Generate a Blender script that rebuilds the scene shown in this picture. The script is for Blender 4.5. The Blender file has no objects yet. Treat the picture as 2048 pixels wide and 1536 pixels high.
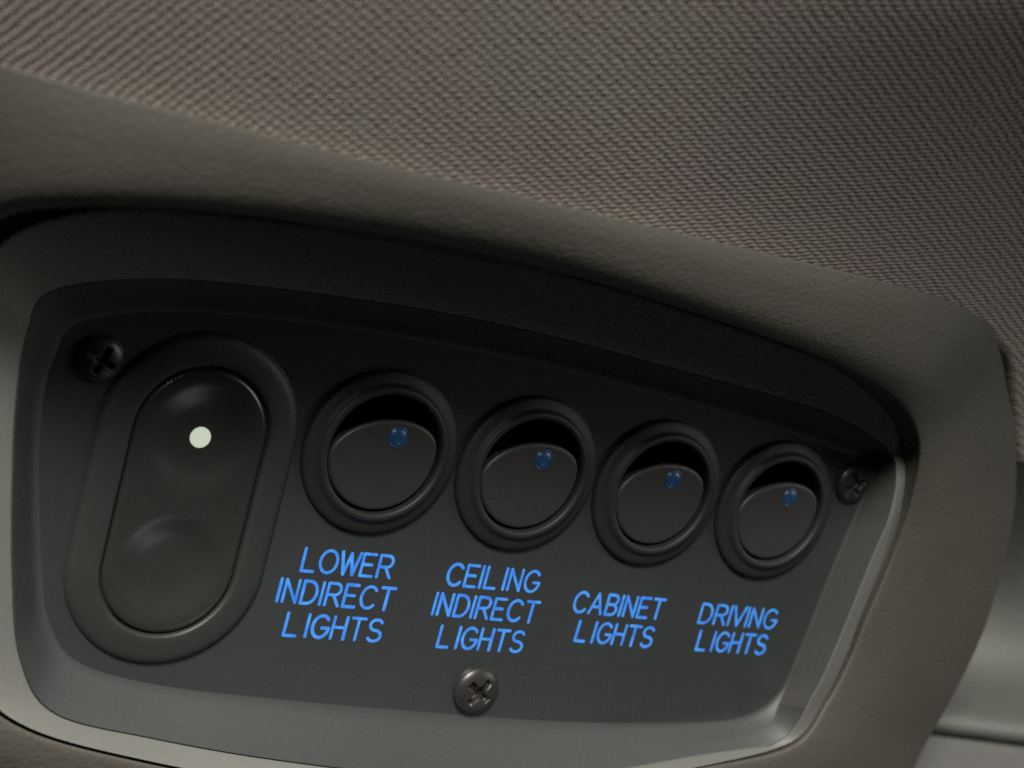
import bpy, bmesh, math, random
from mathutils import Vector, Matrix

random.seed(7)
S = 0.025                       # one switch pitch = 25 mm
D = bpy.data
scn = bpy.context.scene
COL = scn.collection

# ---------------------------------------------------------------- camera
F_PX = 3152.0                   # focal length for a 2048 px wide frame
RV = Vector((0.220, -0.547, 0.224))
TV = Vector((-0.75, 0.38, 8.935))
R = Matrix.Rotation(RV.length, 3, RV.normalized())
M = Matrix(((1, 0, 0), (0, 0, 1), (0, -1, 0)))      # panel frame (x right, y down, z away) -> world

def world(p):
    return (M @ Vector(p)) * S

camC = -(R.transposed() @ TV)
cd = D.cameras.new('camera')
cam = D.objects.new('camera', cd)
COL.objects.link(cam)
Rw = M @ R.transposed() @ Matrix(((1, 0, 0), (0, -1, 0), (0, 0, -1)))
cam.matrix_world = Matrix.Translation(world(camC)) @ Rw.to_4x4()
cd.sensor_width = 36.0
cd.lens = 36.0 * F_PX / 2048.0
cd.clip_start = 0.005
cd.clip_end = 20.0
cd.dof.use_dof = True
cd.dof.focus_distance = 0.226
cd.dof.aperture_fstop = 24.0
scn.camera = cam

# ---------------------------------------------------------------- light and exposure
w = D.worlds.new('World')
scn.world = w
w.use_nodes = True
w.node_tree.nodes['Background'].inputs['Color'].default_value = (0.95, 1.0, 0.93, 1)
w.node_tree.nodes['Background'].inputs['Strength'].default_value = 0.0025

def area(name, loc, target, size, power, color):
    l = D.lights.new(name, 'AREA')
    l.shape = 'RECTANGLE'
    l.size, l.size_y = size
    l.energy = power
    l.color = color
    o = D.objects.new(name, l)
    COL.objects.link(o)
    o.location = loc
    o.rotation_euler = (Vector(target) - Vector(loc)).to_track_quat('-Z', 'Y').to_euler()
    return o

area('window_light', (-0.37, -0.49, 0.63), (0.03, 0, -0.02), (0.34, 0.34), 24.0, (1.0, 0.99, 0.93))
area('right_fill_light', (0.78, -0.52, 0.30), (0.08, 0, 0.03), (0.30, 0.30), 1.8, (1.0, 0.98, 0.92))  # unseen fill lamp, added to brighten the right end of the headliner
area('rear_window_light', (0.53, -0.62, -0.54), (0.03, 0, -0.04), (0.28, 0.15), 0.22, (0.92, 1.0, 1.0))

scn.view_settings.view_transform = 'Standard'
scn.view_settings.look = 'None'
scn.view_settings.exposure = 0.0
scn.view_settings.gamma = 1.0
scn.view_settings.use_curve_mapping = False
scn.cycles.use_denoising = False
scn.cycles.max_bounces = 8

# ---------------------------------------------------------------- helpers
def plane_pt(px, py, hmm=0.0):
    """point of the plane hmm millimetres above the faceplate seen at photo pixel (px, py), panel frame"""
    h = hmm / 25.0
    d = R.transposed() @ Vector(((px - 1024) / F_PX, (py - 768) / F_PX, 1.0))
    k = (-h - camC.z) / d.z
    return camC + d * k

def depth_pt(px, py, z):
    """point z pitches in front of the camera"""
    return R.transposed() @ (Vector(((px - 1024) / F_PX * z, (py - 768) / F_PX * z, z)) - TV)

def cam_depth(p):
    return (R @ Vector(p) + TV).z

def link(name, me, parent=None, mat=None):
    o = D.objects.new(name, me)
    COL.objects.link(o)
    if parent:
        o.parent = parent
    if mat:
        me.materials.append(mat)
    return o

def mesh_obj(name, verts, faces, mat, parent=None, smooth=True, offset=None):
    me = D.meshes.new(name)
    me.from_pydata([tuple(v) for v in verts], [], faces)
    if smooth:
        for p in me.polygons:
            p.use_smooth = True
    me.update()
    o = link(name, me, parent, mat)
    if offset is not None:
        o.location = offset
    return o

def fix_normals(o):
    bm = bmesh.new()
    bm.from_mesh(o.data)
    bmesh.ops.recalc_face_normals(bm, faces=bm.faces)
    bm.to_mesh(o.data)
    bm.free()

def cr(p0, p1, p2, p3, t):
    return 0.5 * ((2 * p1) + (p2 - p0) * t + (2 * p0 - 5 * p1 + 4 * p2 - p3) * t * t + (3 * p1 - p0 - 3 * p2 + p3) * t ** 3)

def closed_curve(pts, n):
    out = []
    m = len(pts)
    for i in range(m):
        a, b, c, d = pts[i - 1], pts[i], pts[(i + 1) % m], pts[(i + 2) % m]
        for k in range(n):
            out.append(cr(a, b, c, d, k / n))
    return out

def round_poly(pts, fil, seg):
    out = [pts[0]]
    for k in range(1, len(pts) - 1):
        P, A, B = pts[k], pts[k - 1], pts[k + 1]
        fa, fb = fil[k]
        a = P + (A - P) * fa
        b = P + (B - P) * fb
        shared = k > 1 and fil[k - 1][1] + fa > 0.999      # two roundings meet: keep one point
        for s in range(1 if shared else 0, seg + 1):
            t = s / seg
            out.append(a * (1 - t) ** 2 + P * 2 * t * (1 - t) + b * t * t)
    out.append(pts[-1])
    return out

def loft(name, rings, fil, mat, parent, seg=5, around=8, cap=False, inlay=None):
    cs = [closed_curve(r, around) for r in rings]
    n = len(cs[0])
    cols = [round_poly([c[i] for c in cs], fil, seg) for i in range(n)]
    m = len(cols[0])
    verts = [world(p) for col in cols for p in col]
    faces = []
    for i in range(n):
        j = (i + 1) % n
        for k in range(m - 1):
            faces.append((i * m + k, j * m + k, j * m + k + 1, i * m + k + 1))
    if cap:
        faces.append(tuple(i * m for i in range(n)))
    o = mesh_obj(name, verts, faces, mat, parent)
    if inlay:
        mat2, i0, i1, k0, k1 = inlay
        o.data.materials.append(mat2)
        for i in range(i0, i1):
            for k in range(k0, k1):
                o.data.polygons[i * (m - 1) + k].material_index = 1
    fix_normals(o)
    return o

def lathe(profile, n=72):
    """profile: list of (r, h) in mm, axis along the panel normal; panel-local mm -> world metres"""
    verts, faces = [], []
    for i in range(n):
        a = 2 * math.pi * i / n
        for r, h in profile:
            verts.append((r * math.cos(a) / 1000, -h / 1000, r * math.sin(a) / 1000))
    m = len(profile)
    for i in range(n):
        j = (i + 1) % n
        for k in range(m - 1):
            faces.append((i * m + k, i * m + k + 1, j * m + k + 1, j * m + k))
    return verts, faces

# ---------------------------------------------------------------- materials
def new_mat(name):
    m = D.materials.new(name)
    m.use_nodes = True
    nt = m.node_tree
    return m, nt, nt.nodes['Principled BSDF']

def plastic(name, col, rough, grain=900.0, bump=0.25, bdist=0.0002, var=0.12, spec=0.5, blotch=40.0):
    m, nt, b = new_mat(name)
    N, L = nt.nodes, nt.links
    tc = N.new('ShaderNodeTexCoord')
    n1 = N.new('ShaderNodeTexNoise')
    n1.inputs['Scale'].default_value = grain
    n1.inputs['Detail'].default_value = 3
    n2 = N.new('ShaderNodeTexNoise')
    n2.inputs['Scale'].default_value = blotch
    n2.inputs['Detail'].default_value = 2
    L.new(tc.outputs['Object'], n1.inputs['Vector'])
    L.new(tc.outputs['Object'], n2.inputs['Vector'])
    add = N.new('ShaderNodeMath'); add.operation = 'ADD'
    L.new(n1.outputs['Fac'], add.inputs[0]); L.new(n2.outputs['Fac'], add.inputs[1])
    mr = N.new('ShaderNodeMapRange')
    mr.inputs['From Min'].default_value = 0.6
    mr.inputs['From Max'].default_value = 1.4
    mr.inputs['To Min'].default_value = 1 - var
    mr.inputs['To Max'].default_value = 1 + var
    L.new(add.outputs[0], mr.inputs['Value'])
    mul = N.new('ShaderNodeVectorMath'); mul.operation = 'SCALE'
    mul.inputs[0].default_value = col
    L.new(mr.outputs['Result'], mul.inputs['Scale'])
    L.new(mul.outputs['Vector'], b.inputs['Base Color'])
    b.inputs['Roughness'].default_value = rough
    b.inputs['Specular IOR Level'].default_value = spec
    bp = N.new('ShaderNodeBump')
    bp.inputs['Strength'].default_value = bump
    bp.inputs['Distance'].default_value = bdist
    L.new(n1.outputs['Fac'], bp.inputs['Height'])
    L.new(bp.outputs['Normal'], b.inputs['Normal'])
    return m

M_HOUSE = plastic('grained warm grey plastic', (0.053, 0.048, 0.038), 0.62, grain=1400, bump=0.4, bdist=0.0003, var=0.10)
M_TRAY = plastic('dark smooth tray plastic', (0.034, 0.0365, 0.0355), 0.55, grain=2200, bump=0.2, bdist=0.0001, var=0.12, spec=0.4)
M_RIM = plastic('smooth grey plastic', (0.120, 0.118, 0.106), 0.65, grain=1600, bump=0.2, bdist=0.0002, var=0.08)
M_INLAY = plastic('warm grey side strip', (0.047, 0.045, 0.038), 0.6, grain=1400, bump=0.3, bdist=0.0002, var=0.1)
M_PLATE = plastic('satin charcoal faceplate', (0.0265, 0.0295, 0.0292), 0.28, grain=2200, bump=0.12, bdist=0.00006, var=0.12, spec=1.0)
M_BEZEL = plastic('black moulded bezel', (0.0145, 0.0145, 0.014), 0.55, grain=1800, bump=0.2, bdist=0.0001, var=0.1, spec=0.35)
M_VOID = plastic('matte black well', (0.014, 0.014, 0.014), 0.9, spec=0.1)
M_SURR = plastic('black satin surround', (0.021, 0.021, 0.0202), 0.5, grain=1800, bump=0.2, bdist=0.0001, var=0.1, spec=0.4)
M_ROCK = plastic('black matte rocker', (0.021, 0.0202, 0.0198), 0.5, grain=2400, bump=0.18, bdist=0.0001, var=0.10)
M_PILL = plastic('glossy black rocker', (0.022, 0.022, 0.021), 0.27, grain=1500, bump=0.05, bdist=0.0001, var=0.08)
M_SCREW = plastic('black oxide screw', (0.018, 0.016, 0.015), 0.38, grain=1500, bump=0.2, bdist=0.0001, var=0.2)
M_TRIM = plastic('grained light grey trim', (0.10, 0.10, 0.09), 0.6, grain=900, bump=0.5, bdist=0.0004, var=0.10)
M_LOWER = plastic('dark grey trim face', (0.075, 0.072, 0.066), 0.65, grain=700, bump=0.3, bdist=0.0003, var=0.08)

def emit_mat(name, c1, c2, strength, scale):
    m, nt, b = new_mat(name)
    N, L = nt.nodes, nt.links
    tc = N.new('ShaderNodeTexCoord')
    n1 = N.new('ShaderNodeTexNoise'); n1.inputs['Scale'].default_value = scale
    L.new(tc.outputs['Object'], n1.inputs['Vector'])
    mr = N.new('ShaderNodeMapRange')
    mr.inputs['From Min'].default_value = 0.35
    mr.inputs['From Max'].default_value = 0.65
    L.new(n1.outputs['Fac'], mr.inputs['Value'])
    mx = N.new('ShaderNodeMix'); mx.data_type = 'RGBA'
    mx.inputs['A'].default_value = (*c1, 1)
    mx.inputs['B'].default_value = (*c2, 1)
    L.new(mr.outputs['Result'], mx.inputs['Factor'])
    L.new(mx.outputs['Result'], b.inputs['Emission Color'])
    b.inputs['Emission Strength'].default_value = strength
    b.inputs['Base Color'].default_value = (0.012, 0.03, 0.08, 1)
    b.inputs['Roughness'].default_value = 0.6
    return m

M_TEXT = emit_mat('backlit blue lettering', (0.014, 0.18, 0.74), (0.055, 0.32, 0.86), 0.95, 520.0)
M_LED = emit_mat('lit pale indicator', (0.50, 0.57, 0.42), (0.55, 0.62, 0.47), 1.0, 200.0)

m, nt, b = new_mat('dark blue glass lens')
b.inputs['Base Color'].default_value = (0.010, 0.035, 0.085, 1)
b.inputs['Roughness'].default_value = 0.32
b.inputs['Emission Color'].default_value = (0.01, 0.06, 0.16, 1)
b.inputs['Emission Strength'].default_value = 0.10
M_LENS = m

def fabric():
    m, nt, b = new_mat('woven headliner fabric')
    N, L = nt.nodes, nt.links
    def math_(op, a=None, c=None, va=0.0, vb=0.0):
        n = N.new('ShaderNodeMath'); n.operation = op
        n.inputs[0].default_value = va
        n.inputs[1].default_value = vb
        if a is not None: L.new(a, n.inputs[0])
        if c is not None: L.new(c, n.inputs[1])
        return n.outputs[0]
    uv = N.new('ShaderNodeUVMap')
    nz = N.new('ShaderNodeTexNoise'); nz.inputs['Scale'].default_value = 0.35; nz.inputs['Detail'].default_value = 3
    L.new(uv.outputs['UV'], nz.inputs['Vector'])
    sep = N.new('ShaderNodeSeparateXYZ'); L.new(uv.outputs['UV'], sep.inputs[0])
    sn = N.new('ShaderNodeSeparateColor'); L.new(nz.outputs['Color'], sn.inputs[0])
    du = math_('MULTIPLY', math_('SUBTRACT', sn.outputs[0], vb=0.5), vb=0.9)
    dv = math_('MULTIPLY', math_('SUBTRACT', sn.outputs[1], vb=0.5), vb=0.7)
    PU, PV = 1.55, 0.72
    u = math_('MULTIPLY', math_('ADD', sep.outputs[0], du), vb=2 * math.pi / PU)
    v = math_('MULTIPLY', math_('ADD', sep.outputs[1], dv), vb=math.pi / PV)
    d1 = math_('COSINE', math_('ADD', u, v))
    d2 = math_('COSINE', math_('SUBTRACT', u, v))
    row = math_('COSINE', math_('MULTIPLY', v, vb=2.0))
    # towards the left end the yarn is pulled so that one diagonal dominates
    wl = N.new('ShaderNodeMapRange')
    wl.inputs['From Min'].default_value = -52
    wl.inputs['From Max'].default_value = -22
    wl.inputs['To Min'].default_value = 1.0
    wl.inputs['To Max'].default_value = 0.5
    L.new(sep.outputs[0], wl.inputs['Value'])
    wi = math_('SUBTRACT', None, wl.outputs['Result'], va=1.0)
    h = math_('ADD', math_('MULTIPLY', d2, wl.outputs['Result']), math_('MULTIPLY', d1, wi))
    h = math_('ADD', h, math_('MULTIPLY', math_('MULTIPLY', row, wi), vb=1.0))
    fine = N.new('ShaderNodeTexNoise'); fine.inputs['Scale'].default_value = 1.6; fine.inputs['Detail'].default_value = 4
    L.new(uv.outputs['UV'], fine.inputs['Vector'])
    h = math_('ADD', h, math_('MULTIPLY', math_('SUBTRACT', fine.outputs['Fac'], vb=0.5), vb=2.2))
    mr = N.new('ShaderNodeMapRange')
    mr.inputs['From Min'].default_value = -1.8
    mr.inputs['From Max'].default_value = 1.9
    L.new(h, mr.inputs['Value'])
    mx = N.new('ShaderNodeMix'); mx.data_type = 'RGBA'
    mx.inputs['A'].default_value = (0.225, 0.203, 0.180, 1)
    mx.inputs['B'].default_value = (0.325, 0.294, 0.260, 1)
    L.new(mr.outputs['Result'], mx.inputs['Factor'])
    # faint heather of plum and olive yarns
    big = N.new('ShaderNodeTexNoise'); big.inputs['Scale'].default_value = 0.045; big.inputs['Detail'].default_value = 2
    L.new(uv.outputs['UV'], big.inputs['Vector'])
    br = N.new('ShaderNodeMapRange'); br.inputs['From Min'].default_value = 0.44; br.inputs['From Max'].default_value = 0.58
    L.new(big.outputs['Fac'], br.inputs['Value'])
    tint = N.new('ShaderNodeMix'); tint.data_type = 'RGBA'
    tint.inputs['A'].default_value = (1.0, 0.995, 0.94, 1)
    tint.inputs['B'].default_value = (1.02, 0.955, 0.965, 1)
    L.new(br.outputs['Result'], tint.inputs['Factor'])
    mm = N.new('ShaderNodeMix'); mm.data_type = 'RGBA'; mm.blend_type = 'MULTIPLY'
    mm.inputs['Factor'].default_value = 1.0
    L.new(mx.outputs['Result'], mm.inputs['A']); L.new(tint.outputs['Result'], mm.inputs['B'])
    L.new(mm.outputs['Result'], b.inputs['Base Color'])
    b.inputs['Roughness'].default_value = 0.9
    b.inputs['Specular IOR Level'].default_value = 0.2
    b.inputs['Sheen Weight'].default_value = 0.15
    bp = N.new('ShaderNodeBump'); bp.inputs['Strength'].default_value = 0.55; bp.inputs['Distance'].default_value = 0.00014
    L.new(h, bp.inputs['Height']); L.new(bp.outputs['Normal'], b.inputs['Normal'])
    return m
M_FAB = fabric()

# ---------------------------------------------------------------- contours of the console (photo pixel, height in mm)
mm = 1 / 25.0
def offs(pts, dz=0.0, grow=0.0):
    c = sum(pts, Vector()) / len(pts)
    out = []
    m = len(pts)
    for i, p in enumerate(pts):
        t = pts[(i + 1) % m] - pts[i - 1]
        nrm = Vector((-t.y, t.x, 0)).normalized()
        if nrm.dot(p - c) < 0:
            nrm = -nrm
        q = p + nrm * grow * mm
        q.z -= dz * mm
        out.append(q)
    return out


K0 = [(78,1150),(72,950),(80,800),(105,710),(160,640),(342,620),(600,640),(900,690),(1130,738),(1350,797),(1560,858),(1680,900),
      (1745,925),(1735,968),(1706,1034),(1668,1121),(1621,1240),(1593,1310),(1556,1385),(1490,1435),(1380,1448),(1130,1445),
      (840,1425),(550,1400),(300,1370),(150,1325),(95,1250)]
K1 = [(26,1150),(27,930),(36,780),(55,670),(105,583),(320,560),(590,583),(890,628),(1120,678),(1345,738),(1555,795),(1680,838),
      (1772,897),(1792,950),(1778,1034),(1742,1121),(1694,1240),(1665,1310),(1625,1392),(1560,1482),(1400,1521),(1130,1555),
      (840,1552),(550,1520),(300,1476),(110,1427),(42,1320)]
K2 = [(-70,1160),(-78,920),(-72,740),(-40,590),(25,470),(250,415),(530,437),(820,480),(1060,530),(1300,597),(1530,675),(1690,735),
      (1800,805),(1826,905),(1811,1003),(1775,1112),(1722,1240),(1692,1318),(1650,1402),(1585,1484),(1400,1534),(1130,1580),
      (840,1590),(550,1567),(300,1524),(60,1458),(-45,1360)]
K3 = [(-76,1162,9),(-84,918,9),(-80,735,11),(-60,560,18),(10,440,26),(240,418,31),(520,438,32),(810,480,32),(1050,529,32),(1290,597,32),
      (1525,675,30),(1690,737,26),(1800,808,19),(1841,893,12),(1825,1004,8.5),(1788,1114,7),(1734,1243,6.4),(1703,1321,6.2),
      (1657,1408,6.4),(1589,1494,7.2),(1402,1543,8),(1130,1590,9),(838,1600,9.3),(546,1577,9.3),(296,1533,9.3),(54,1466,9.3),(-52,1366,9)]
K4 = [(-160,1170,10),(-170,900,10),(-160,690,13),(-130,500,21),(-20,400,29),(235,383,34),(515,402,35),(805,443,35),(1050,490,35),
      (1295,558,35),(1540,633,33),(1715,690,29),(1850,750,22),(1910,830,10.5),(1910,980,6.5),(1890,1110,5),(1830,1260,4.5),(1790,1350,4.5),
      (1740,1450,5),(1660,1560,6),(1430,1620,8),(1140,1680,8),(820,1690,8),(520,1670,8),(260,1620,8),(0,1540,8),(-130,1400,9)]
K5 = [(-330,1180,0),(-350,850,2),(-400,560,8),(-350,230,20),(-150,100,31),(205,184,36),(440,243,37),(740,320,37),(1010,383,37),(1290,449,37),
      (1560,512,35),(1760,560,31),(1938,617,20),(2018,700,8),(2036,905,0),(2028,1050,-3),(1979,1240,-4),(1919,1375,-4),(1854,1490,-4),
      (1764,1640,-2),(1500,1750,0),(1150,1820,0),(800,1830,0),(480,1820,0),(200,1770,0),(-90,1680,0),(-280,1470,0)]
P0 = [plane_pt(x, y, 0) for x, y in K0]
H1 = [6, 6, 6, 5.5, 5] + [5] * 7 + [5.2, 6.0, 7.0, 7.2, 7.2, 7.2, 7.0, 5.4, 4.4, 4, 4, 4, 4, 4.6, 5.5]
H2 = [9, 9, 9, 8.5, 8, 8, 8, 8, 8, 8, 8, 7.8, 7.4, 6.0, 5.0, 4.8, 4.8, 4.8, 5.0, 6.2, 7.8, 8.6, 9, 9, 9, 9, 8.5]
P1 = [plane_pt(x, y, h) for (x, y), h in zip(K1, H1)]
P2 = [plane_pt(x, y, h) for (x, y), h in zip(K2, H2)]
E0 = offs(P0, -0.1, 0.3)
P1a = [a.lerp(c, 0.5) - Vector((0, 0, 0)) for a, c in zip(E0, P1)]
for i, (x, y, h) in {12: (1757, 912, 1.2), 13: (1740, 964, 0.3), 14: (1713, 1034, 0.16), 15: (1675, 1121, 0.16), 16: (1628, 1240, 0.16), 17: (1600, 1310, 0.16), 18: (1566, 1388, 0.3)}.items():
    P1a[i] = plane_pt(x, y, h)
P3 = [plane_pt(*k) for k in K3]
G2 = offs(P2, 0, 0.35)
for i in [20, 21, 22, 23, 24, 25, 26, 0, 1]:
    P3[i] = G2[i]
P4 = [plane_pt(*k) for k in K4]
P5 = [plane_pt(*k) for k in K5]
def at_h(pts, h):
    return [Vector((p.x, p.y, -min(h, -p.z * 25 - 1.5) * mm)) for p in pts]

root = D.objects.new('overhead_console', None)
COL.objects.link(root)
root.empty_display_size = 0.01
root['label'] = 'dark grey plastic overhead console with recessed panel of round rocker switches and blue lettering'
root['category'] = 'console'

# inner moulded tray: floor, gap beside the faceplate, wall, lip, rolled outer edge
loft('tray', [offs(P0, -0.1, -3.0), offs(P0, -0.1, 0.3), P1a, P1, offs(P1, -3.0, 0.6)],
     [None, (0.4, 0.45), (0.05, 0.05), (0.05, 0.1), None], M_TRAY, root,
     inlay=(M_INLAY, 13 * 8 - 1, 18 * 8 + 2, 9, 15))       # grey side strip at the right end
loft('rim', [offs(P1, -0.7, 0.7), offs(P1, -0.35, 0.2), offs(P1, 0.03, 0.08), P2, offs(P2, -4.0, 0.3), offs(P2, -11.0, 2.0)],
     [None, (0.3, 0.3), (0.4, 0.05), (0.12, 0.12), (0.2, 0.2), None], M_RIM, root)
# outer housing: hidden inner return, brow edge, crest, outside, back return
loft('housing', [at_h(offs(P3, 0, 0.8), 3.0), offs(P3, -1.2, 0.4), P3, P4, P5, offs(P5, -12.0, -1.0), offs(P5, -34.0, -14.0)],
     [None, (0.3, 0.4), (0.5, 0.5), (0.5, 0.5), (0.04, 0.2), (0.5, 0.3), None], M_HOUSE, root, seg=7)

# ---------------------------------------------------------------- faceplate with switch holes
R1, R2 = 0.484 * 25, 0.353 * 25
def plate():
    outer = [p.copy() for p in closed_curve(offs(P0, 0, 0.0), 6)]
    bm = bmesh.new()
    loops = []
    rings = [outer] + [[Vector((i + math.cos(a) * 0.44, math.sin(a) * 0.44, 0)) for a in
                        [2 * math.pi * k / 48 for k in range(48)]] for i in range(4)]
    edges = []
    for ring in rings:
        vs = [bm.verts.new(p) for p in ring]
        for i in range(len(vs)):
            edges.append(bm.edges.new((vs[i - 1], vs[i])))
    bmesh.ops.triangle_fill(bm, use_beauty=True, use_dissolve=False, edges=edges)
    inside = [f for f in bm.faces if any((f.calc_center_median() - Vector((i, 0, 0))).length < 0.432 for i in range(4))
              and all(min((v.co - Vector((i, 0, 0))).length for i in range(4)) < 0.445 for v in f.verts)]
    bmesh.ops.delete(bm, geom=inside, context='FACES')
    ext = bmesh.ops.extrude_face_region(bm, geom=list(bm.faces))
    for e in ext['geom']:
        if isinstance(e, bmesh.types.BMVert):
            e.co.z += 1.4 * mm
    for v in bm.verts:
        v.co = world(v.co)
    bmesh.ops.recalc_face_normals(bm, faces=bm.faces)
    me = D.meshes.new('faceplate')
    bm.to_mesh(me); bm.free()
    o = link('faceplate', me, root, M_PLATE)
    bv = o.modifiers.new('edge', 'BEVEL'); bv.width = 0.0002; bv.segments = 2; bv.limit_method = 'ANGLE'
    return o
face = plate()

# ---------------------------------------------------------------- round rocker switches
bez_prof = [(11.2, -0.6), (12.1, -0.3), (12.12, 0.5), (11.95, 0.9), (11.6, 1.15), (10.6, 1.35), (10.25, 1.5), (10.05, 1.75), (9.85, 2.0),
            (9.5, 2.15), (9.1, 2.15), (8.9, 2.0), (8.82, 1.7), (8.8, -0.5), (9.6, -1.4), (10.2, -3.0), (10.2, -18.0), (0.0, -18.0)]
bv_, bf_ = lathe(bez_prof, 96)

def rocker_mesh():
    n = 96
    def outline(scale, inset):
        pts = []
        for i in range(n):
            a = 2 * math.pi * i / n
            x = (8.48 - inset) * math.cos(a)
            s = math.sin(a)
            y = (8.48 - inset) * s if s < 0 else (8.48 * 0.60 * scale - inset) * s
            pts.append((x, y))
        return pts
    def hh(y):                       # tilted flat face, upper end proud
        return 1.40 + 0.025 * (y + 8.5)
    rings = []
    for inset, dh, absolute in [(0.0, -8.0, True), (0.0, -0.55, False), (0.08, -0.28, False), (0.25, -0.09, False), (0.5, -0.01, False), (0.9, 0.0, False)]:
        rings.append([(x, (dh if absolute else hh(y) + dh), y) for x, y in outline(0.05 if absolute else 1, inset)])
    for f in (0.75, 0.5, 0.25):
        rings.append([(x * f, hh(y * f) + 0.0, y * f) for x, y in outline(1, 0.9)])
    verts = [(x / 1000, -h / 1000, y / 1000) for r in rings for x, h, y in r]
    faces = []
    for k in range(len(rings) - 1):
        for i in range(n):
            j = (i + 1) % n
            faces.append((k * n + i, k * n + j, (k + 1) * n + j, (k + 1) * n + i))
    verts.append((0, -hh(0) / 1000, 0))
    c = len(verts) - 1
    k = len(rings) - 1
    for i in range(n):
        faces.append((k * n + i, k * n + (i + 1) % n, c))
    return verts, faces, hh
rv_, rf_, rh_ = rocker_mesh()

def lens_mesh():
    prof = [(1.6, -0.3), (1.6, 0.02), (1.52, 0.1), (1.42, 0.1), (1.36, 0.04)]
    for k in range(0, 9):
        a = k / 8 * math.pi / 2
        prof.append((1.34 * math.cos(a), 0.04 + 0.38 * math.sin(a)))
    return lathe(prof, 40)
lv_, lf_ = lens_mesh()

bez = mesh_obj('rocker_switch', bv_, bf_, M_BEZEL, root)
bez.data.materials.append(M_VOID)
npf = len(bez_prof) - 1
for i, p in enumerate(bez.data.polygons):
    if i % npf >= npf - 4:
        p.material_index = 1                # matte black well behind the rocker
fix_normals(bez)
rk = mesh_obj('rocker', rv_, rf_, M_ROCK, bez); fix_normals(rk)
rk.rotation_euler = (0, math.radians(-12), 0)
ln = mesh_obj('indicator_lens', lv_, lf_, M_LENS, bez); fix_normals(ln)
LY = 2.75
ln.location = (0.0014, -rh_(LY) / 1000, LY / 1000)
def copy_switch(i):
    c = bez.copy(); COL.objects.link(c); c.parent = root
    for ch in (rk, ln):
        d = ch.copy(); COL.objects.link(d); d.parent = c
    return c
for i in range(4):
    o = bez if i == 0 else copy_switch(i)
    o.location = world((i, 0, 0))
    o['group'] = 'round rocker switches in a row'

# ---------------------------------------------------------------- oblong switch at the left
def oblong():
    hb = 1.3
    A = plane_pt(405, 872, hb); B = plane_pt(341, 1141, hb)      # centres of the two round ends
    A.z = B.z = 0
    ax = (B - A)
    half = ax.length / 2 * 25
    up = (A - B).normalized()
    side = Vector((-up.y, up.x, 0))
    if side.x < 0: side = -side
    mid = (A + B) / 2
    def stadium(r, n=40, hl=half):
        pts = []
        for k in range(n + 1):
            a = math.pi * k / n
            pts.append((r * math.cos(a), hl + r * math.sin(a)))
        for k in range(n + 1):
            a = math.pi + math.pi * k / n
            pts.append((r * math.cos(a), -hl + r * math.sin(a)))
        return pts
    def place(x, y, h):
        p = mid + side * x * mm + up * y * mm
        p.z -= h * mm
        return world(p)
    ri = 9.45
    prof = [(14.0, -0.4), (13.95, 0.1), (13.7, 0.5), (13.3, 0.8), (12.7, 1.0), (11.8, 1.12), (10.8, 1.22),
            (ri + 0.45, 1.3), (ri + 0.15, 1.2), (ri, 0.9), (ri, -1.2), (ri - 1.0, -1.2)]
    verts, faces = [], []
    rings = [stadium(r) for r, h in prof]
    n = len(rings[0])
    for (r, h), ring in zip(prof, rings):
        for x, y in ring:
            verts.append(place(x, y, h))
    for k in range(len(prof) - 1):
        for i in range(n):
            j = (i + 1) % n
            faces.append((k * n + i, k * n + j, (k + 1) * n + j, (k + 1) * n + i))
    ob = mesh_obj('oblong_switch', verts, faces, M_SURR, root)
    fix_normals(ob)
    ob['label'] = 'tall oblong switch with one small lit pale indicator, at the left end of the panel'
    # rocker: dished at both ends
    ro = ri - 0.35
    def height(x, y):
        h = 1.15
        for cy, dep in ((half - 0.3, 1.05), (-half + 0.3, 1.05)):
            d = math.hypot(x, y - cy) / 8.0
            if d < 1:
                s = (1 - d * d)
                h -= dep * s * s * (3 - 2 * s) * 0.9
        # slight crown across the middle
        h += 0.12 * math.exp(-(y / 4.5) ** 2)
        return h
    verts, faces = [], []
    fr = [0.0, 0.08, 0.16, 0.24, 0.32, 0.4, 0.48, 0.56, 0.64, 0.72, 0.8, 0.87, 0.93, 0.97, 1.0]
    outl = []
    st = stadium(ro, 40)
    for k in range(41): outl.append(st[k])
    for k in range(1, 30): outl.append((-ro, half - 2 * half * k / 30))
    for k in range(41, 82): outl.append(st[k])
    for k in range(1, 30): outl.append((ro, -half + 2 * half * k / 30))
    n = len(outl)
    rings = []
    for f in fr:
        rings.append([(x * f, max(-half, min(half, y)) + (y - max(-half, min(half, y))) * f) for x, y in outl])
    for f, ring in zip(fr, rings):
        for x, y in ring:
            e = 0.0
            if f > 0.93: e = 0.35 * ((f - 0.93) / 0.07) ** 2
            verts.append(place(x, y, height(x, y) - e))
    for x, y in outl:
        verts.append(place(x, y, -1.0))
    for k in range(len(fr)):
        for i in range(n):
            j = (i + 1) % n
            faces.append((k * n + i, k * n + j, (k + 1) * n + j, (k + 1) * n + i))
    rk2 = mesh_obj('rocker', verts, faces, M_PILL, ob)
    bm = bmesh.new(); bm.from_mesh(rk2.data)
    bmesh.ops.remove_doubles(bm, verts=bm.verts, dist=1e-6)
    bmesh.ops.recalc_face_normals(bm, faces=bm.faces)
    bm.to_mesh(rk2.data); bm.free()
    # indicator light
    q = plane_pt(401, 875, 0.35)
    v, f = lathe([(1.42, -0.8), (1.42, 0.05), (1.28, 0.25), (1.02, 0.4), (0.62, 0.48), (0.0, 0.5)], 40)
    l = mesh_obj('indicator_light', v, f, M_LED, ob, offset=world(q))
    fix_normals(l)
oblong()

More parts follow.
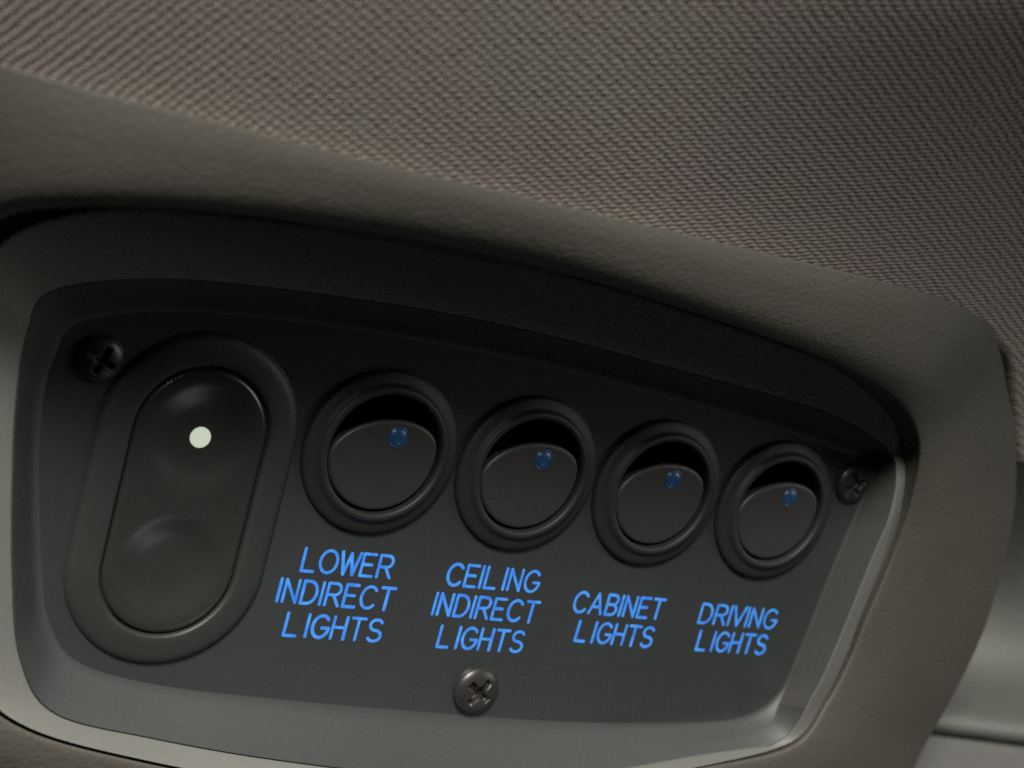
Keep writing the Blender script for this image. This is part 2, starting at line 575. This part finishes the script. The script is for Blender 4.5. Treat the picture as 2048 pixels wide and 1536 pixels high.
# ---------------------------------------------------------------- screws
def screw_mesh(rad):
    n, m = 96, 30
    verts, faces = [], []
    def ss(a, b, x):
        t = max(0, min(1, (x - a) / (b - a)))
        return t * t * (3 - 2 * t)
    for k in range(m + 1):
        r = rad * k / m
        for i in range(n):
            a = 2 * math.pi * i / n
            x, y = r * math.cos(a), r * math.sin(a)
            t = r / rad
            h = 1.35 * math.sqrt(max(0, 1 - (t * 0.985) ** 2.6)) + 0.2
            cw = 0.46
            arm = 0.60 * rad
            d1 = max(abs(x) - cw, abs(y) - arm); d2 = max(abs(y) - cw, abs(x) - arm)
            d = min(d1, d2)
            d = min(d, math.hypot(x, y) - 0.95)
            cut = 1 - ss(-0.22, 0.10, d)
            h -= cut * (1.2 - 0.55 * t)
            verts.append((x / 1000, -h / 1000, y / 1000))
    for k in range(m):
        for i in range(n):
            j = (i + 1) % n
            faces.append((k * n + i, k * n + j, (k + 1) * n + j, (k + 1) * n + i))
    base = (m) * n
    off = len(verts)
    for i in range(n):
        a = 2 * math.pi * i / n
        verts.append((rad * 0.98 * math.cos(a) / 1000, 0.0012, rad * 0.98 * math.sin(a) / 1000))
    for i in range(n):
        j = (i + 1) % n
        faces.append((base + i, base + j, off + j, off + i))
    return verts, faces
sv, sf = screw_mesh(3.5)
sc0 = None
for px, py, h, rot, size in [(203, 720, 1.0, 0.35, 0.88), (1706, 968, 0.6, -0.45, 1.0), (952, 1380, 0.4, 0.6, 1.1)]:
    if sc0 is None:
        sc0 = mesh_obj('screw', sv, sf, M_SCREW, root); o = sc0
        fix_normals(o)
    else:
        o = sc0.copy(); COL.objects.link(o); o.parent = root
    p = plane_pt(px, py, h); p.z = -0.1 * mm
    o.location = world(p)
    o.rotation_euler = (0, rot, 0)
    o.scale = (size, size, size)
    o['group'] = 'cross head panel screws'

# ---------------------------------------------------------------- lettering (single-stroke engraved capitals)
def arc(cx, cy, rx, ry, a0, a1, n=14):
    return [(cx + rx * math.cos(math.radians(a0 + (a1 - a0) * k / n)), cy + ry * math.sin(math.radians(a0 + (a1 - a0) * k / n))) for k in range(n + 1)]
G = {
 'L': (0.50, [[(0, 1), (0, 0), (0.50, 0)]]),
 'O': (0.72, [arc(0.36, 0.5, 0.36, 0.5, 0, 360, 30)]),
 'W': (0.80, [[(0, 1), (0.20, 0), (0.40, 0.95), (0.60, 0), (0.80, 1)]]),
 'E': (0.52, [[(0.52, 1), (0, 1), (0, 0), (0.52, 0)], [(0, 0.52), (0.42, 0.52)]]),
 'R': (0.58, [[(0, 0), (0, 1), (0.34, 1)] + arc(0.34, 0.74, 0.24, 0.26, 90, -90, 10) + [(0, 0.48)], [(0.30, 0.48), (0.58, 0)]]),
 'I': (0.0, [[(0, 0), (0, 1)]]),
 'N': (0.56, [[(0, 0), (0, 1), (0.56, 0), (0.56, 1)]]),
 'D': (0.62, [[(0, 0), (0, 1), (0.24, 1)] + arc(0.24, 0.5, 0.38, 0.5, 90, -90, 16) + [(0, 0)]]),
 'C': (0.64, [arc(0.36, 0.5, 0.36, 0.5, 42, 318, 24)]),
 'T': (0.60, [[(0, 1), (0.60, 1)], [(0.30, 1), (0.30, 0)]]),
 'G': (0.66, [arc(0.36, 0.5, 0.36, 0.5, 42, 350, 26) + [(0.71, 0.44), (0.42, 0.44)]]),
 'H': (0.56, [[(0, 0), (0, 1)], [(0.56, 0), (0.56, 1)], [(0, 0.52), (0.56, 0.52)]]),
 'S': (0.58, [arc(0.29, 0.75, 0.27, 0.25, 30, 260, 14)[:-1] + arc(0.29, 0.25, 0.29, 0.25, 85, -150, 16)]),
 'A': (0.66, [[(0, 0), (0.33, 1), (0.66, 0)], [(0.12, 0.34), (0.54, 0.34)]]),
 'B': (0.56, [[(0, 0), (0, 1), (0.32, 1)] + arc(0.32, 0.76, 0.22, 0.24, 90, -90, 10) + [(0, 0.52)], [(0.30, 0.52)] + arc(0.30, 0.26, 0.26, 0.26, 90, -90, 10) + [(0, 0)]]),
 'V': (0.64, [[(0, 1), (0.32, 0), (0.64, 1)]]),
}
def layout(text, gap=0.23):
    x = 0.0
    out = []
    for i, ch in enumerate(text):
        wd, st = G[ch]
        out.append((x, st))
        g = gap
        nx = text[i + 1] if i + 1 < len(text) else ''
        if ch == 'L' and nx == 'I': g += 0.20
        if ch == 'O' and nx == 'W': g -= 0.08
        if ch == 'W': g -= 0.08
        if nx == 'V' or ch == 'V': g -= 0.05
        x += wd + g
    return out, x - g
def ribbon(bm, pts, hw, z):
    """flat stroke with round joints and ends"""
    for k in range(len(pts) - 1):
        a, c = Vector(pts[k]), Vector(pts[k + 1])
        t = (c - a)
        if t.length < 1e-9: continue
        t.normalize()
        nrm = Vector((-t.y, t.x))
        q = [a + nrm * hw, a - nrm * hw, c - nrm * hw, c + nrm * hw]
        bm.faces.new([bm.verts.new((p.x, p.y, z)) for p in q])
    for p in pts:
        z2 = z
        bm.faces.new([bm.verts.new((p[0] + hw * math.cos(2 * math.pi * i / 14), p[1] + hw * math.sin(2 * math.pi * i / 14), z2)) for i in range(14)])
def lettering(lines, label):
    bm = bmesh.new()
    zc = 0
    for text, bl, br, cap in lines:
        a = plane_pt(*bl); c = plane_pt(*br)
        xd = (c - a)
        wid = xd.length
        xd.normalize()
        yd = Vector((xd.y, -xd.x, 0))          # up in the panel (y points down)
        glyphs, tot = layout(text)
        sx = wid / tot
        sy = cap * mm
        hw = 0.24 * mm
        for gx, strokes in glyphs:
            for st in strokes:
                zc += 1
                poly = []
                for x, y in st:
                    p = a + xd * ((gx + x) * sx) + yd * (y * sy)
                    poly.append((p.x, p.y))
                ribbon(bm, poly, hw * random.uniform(0.93, 1.1), -(0.03 + 0.0004 * (zc % 5)) * mm)
    # tiny height steps keep overlapping stroke pieces apart
    for i, f in enumerate(bm.faces):
        dz = -0.00035 * mm * (i % 37)
        for v in f.verts:
            v.co.z += dz
    for v in bm.verts:
        v.co = world(v.co)
    for f in bm.faces:
        f.normal_update()
        if f.normal.y > 0: f.normal_flip()
    me = D.meshes.new('lettering')
    bm.to_mesh(me); bm.free()
    o = link('lettering', me, face, M_TEXT)
    o['label'] = label
CAP = 3.35
lettering([('LOWER', (601.5, 1141), (778, 1156), CAP), ('INDIRECT', (553, 1202), (780, 1220), CAP), ('LIGHTS', (566, 1270), (757, 1283), CAP)],
          'blue backlit lettering LOWER INDIRECT LIGHTS')
lettering([('CEILING', (891, 1169), (1071, 1184), CAP), ('INDIRECT', (864, 1228), (1068, 1245), CAP), ('LIGHTS', (873, 1293), (1040, 1304), CAP)],
          'blue backlit lettering CEILING INDIRECT LIGHTS')
lettering([('CABINET', (1144, 1223), (1320, 1238), CAP), ('LIGHTS', (1149, 1281), (1299, 1294), CAP)],
          'blue backlit lettering CABINET LIGHTS')
lettering([('DRIVING', (1396, 1245), (1546, 1257), CAP), ('LIGHTS', (1391, 1299), (1526, 1308), CAP)],
          'blue backlit lettering DRIVING LIGHTS')

# ---------------------------------------------------------------- headliner
def headliner():
    za = cam_depth(plane_pt(0, 140, 34)) * 1.012
    zb = cam_depth(plane_pt(1760, 560, 31)) * 0.997
    zm = cam_depth(plane_pt(900, 357, 37))
    pts = [(0, 140, 1 / za), (1760, 560, 1 / zb), (1000, 0, 1 / (zm * 0.93))]
    m3 = Matrix([[x, y, 1] for x, y, _ in pts])
    co = m3.inverted() @ Vector([p[2] for p in pts])
    def pt(px, py):
        return depth_pt(px, py, 1 / (co[0] * px + co[1] * py + co[2]))
    c0 = pt(1024, 200)
    e1 = (pt(1400, 195) - pt(1000, 205)).normalized()
    nrm = (pt(1024, 100) - c0).cross(pt(1200, 200) - c0).normalized()
    e2 = nrm.cross(e1)
    if (pt(1024, 0) - c0).dot(e2) < 0: e2 = -e2
    nx, ny = 150, 60
    verts, uvs, faces = [], [], []
    U0, U1, V1 = -5.5, 7.0, 3.4
    ns = nrm if nrm.z < 0 else -nrm
    def pix(p):
        q = R @ p + TV
        return 1024 + F_PX * q.x / q.z, 768 + F_PX * q.y / q.z
    seam = [(-900, -90), (-400, 40), (-60, 136), (0, 150), (110, 170), (205, 190), (440, 243), (740, 320), (1010, 383), (1290, 449), (1560, 512), (1760, 560),
            (1850, 586), (1938, 614), (2012, 692), (2026, 900), (4000, 940)]
    def seam_y(x):
        for (xa, ya), (xb, yb) in zip(seam, seam[1:]):
            if x <= xb:
                return ya + (yb - ya) * (x - xa) / (xb - xa) + 10
        return 960
    def low(u):
        lo, hi = -7.5, 3.0                 # the sewn edge, tucked behind the console's upper edge
        for _ in range(40):
            v = (lo + hi) / 2
            x, y = pix(c0 + e1 * u + e2 * v)
            if y > seam_y(x): lo = v
            else: hi = v
        return hi
    lows = [low(U0 + (U1 - U0) * i / nx) for i in range(nx + 1)]
    for j in range(ny + 1):
        for i in range(nx + 1):
            u = U0 + (U1 - U0) * i / nx
            v = lows[i] + (V1 - lows[i]) * (j / ny) ** 1.6
            p = c0 + e1 * u + e2 * v
            # padded cloth swells gently, and bends back round the right end of the console
            p = p + ns * (0.03 * math.sin(u * 0.9 + 0.6) * math.sin(v * 0.8 + 0.5))
            x, y = pix(p)
            t = max(0.0, min(1.0, (x - 1150) / 900)) * max(0.0, min(1.0, (y + 100) / 820))
            p = p + (p - camC).normalized() * (1.2 * t * t * (3 - 2 * t) + 0.04 * max(0.0, 1 - j / 3.0) ** 2)
            verts.append(world(p)); uvs.append((u * 25, v * 25))
    for j in range(ny):
        for i in range(nx):
            a = j * (nx + 1) + i
            faces.append((a, a + 1, a + nx + 2, a + nx + 1))
    o = mesh_obj('headliner', verts, faces, M_FAB)
    uvl = o.data.uv_layers.new(name='UVMap')
    for lp in o.data.loops:
        uvl.data[lp.index].uv = uvs[lp.vertex_index]
    so = o.modifiers.new('cloth', 'SOLIDIFY'); so.thickness = 0.003; so.offset = 0
    o['kind'] = 'structure'
    o['label'] = 'woven grey brown fabric headliner above the overhead console'
    o['category'] = 'headliner'
headliner()

# ---------------------------------------------------------------- trim ledge behind the right end
def trim():
    # profile from the shaded cove down to the rounded front edge and the face below it (photo pixel row at x=1900, depth in pitches)
    prof = [(840, 8.9), (930, 9.55), (1020, 10.1), (1100, 10.5), (1180, 10.82), (1240, 10.97), (1300, 10.97), (1350, 10.78), (1390, 10.44), (1418, 10.05), (1434, 9.84),
            (1443, 9.77), (1450, 9.77), (1457, 9.81), (1462, 9.88)]
    r = D.objects.new('cab_trim', None); COL.objects.link(r)
    r['label'] = 'pale grey moulded trim ledge behind the right end of the console'
    r['category'] = 'trim'
    def strip(name, pr, mat):
        xs = [1700 + 20 * k for k in range(30)]
        verts, faces = [], []
        n = len(pr)
        for x in xs:
            for y, z in pr:
                yy = y + (x - 1900) * 0.13 * max(0.0, min(1, (y - 900) / 550))
                verts.append(world(depth_pt(x, yy, z + 3.6 + (x - 1900) * 0.0008)))
        for i in range(len(xs) - 1):
            for k in range(n - 1):
                faces.append((i * n + k, (i + 1) * n + k, (i + 1) * n + k + 1, i * n + k + 1))
        o = mesh_obj(name, verts, faces, mat, r)
        s = o.modifiers.new('wall', 'SOLIDIFY'); s.thickness = 0.002; s.offset = 0
        return o
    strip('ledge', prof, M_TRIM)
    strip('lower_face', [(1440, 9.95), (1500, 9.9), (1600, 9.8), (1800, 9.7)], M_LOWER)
trim()
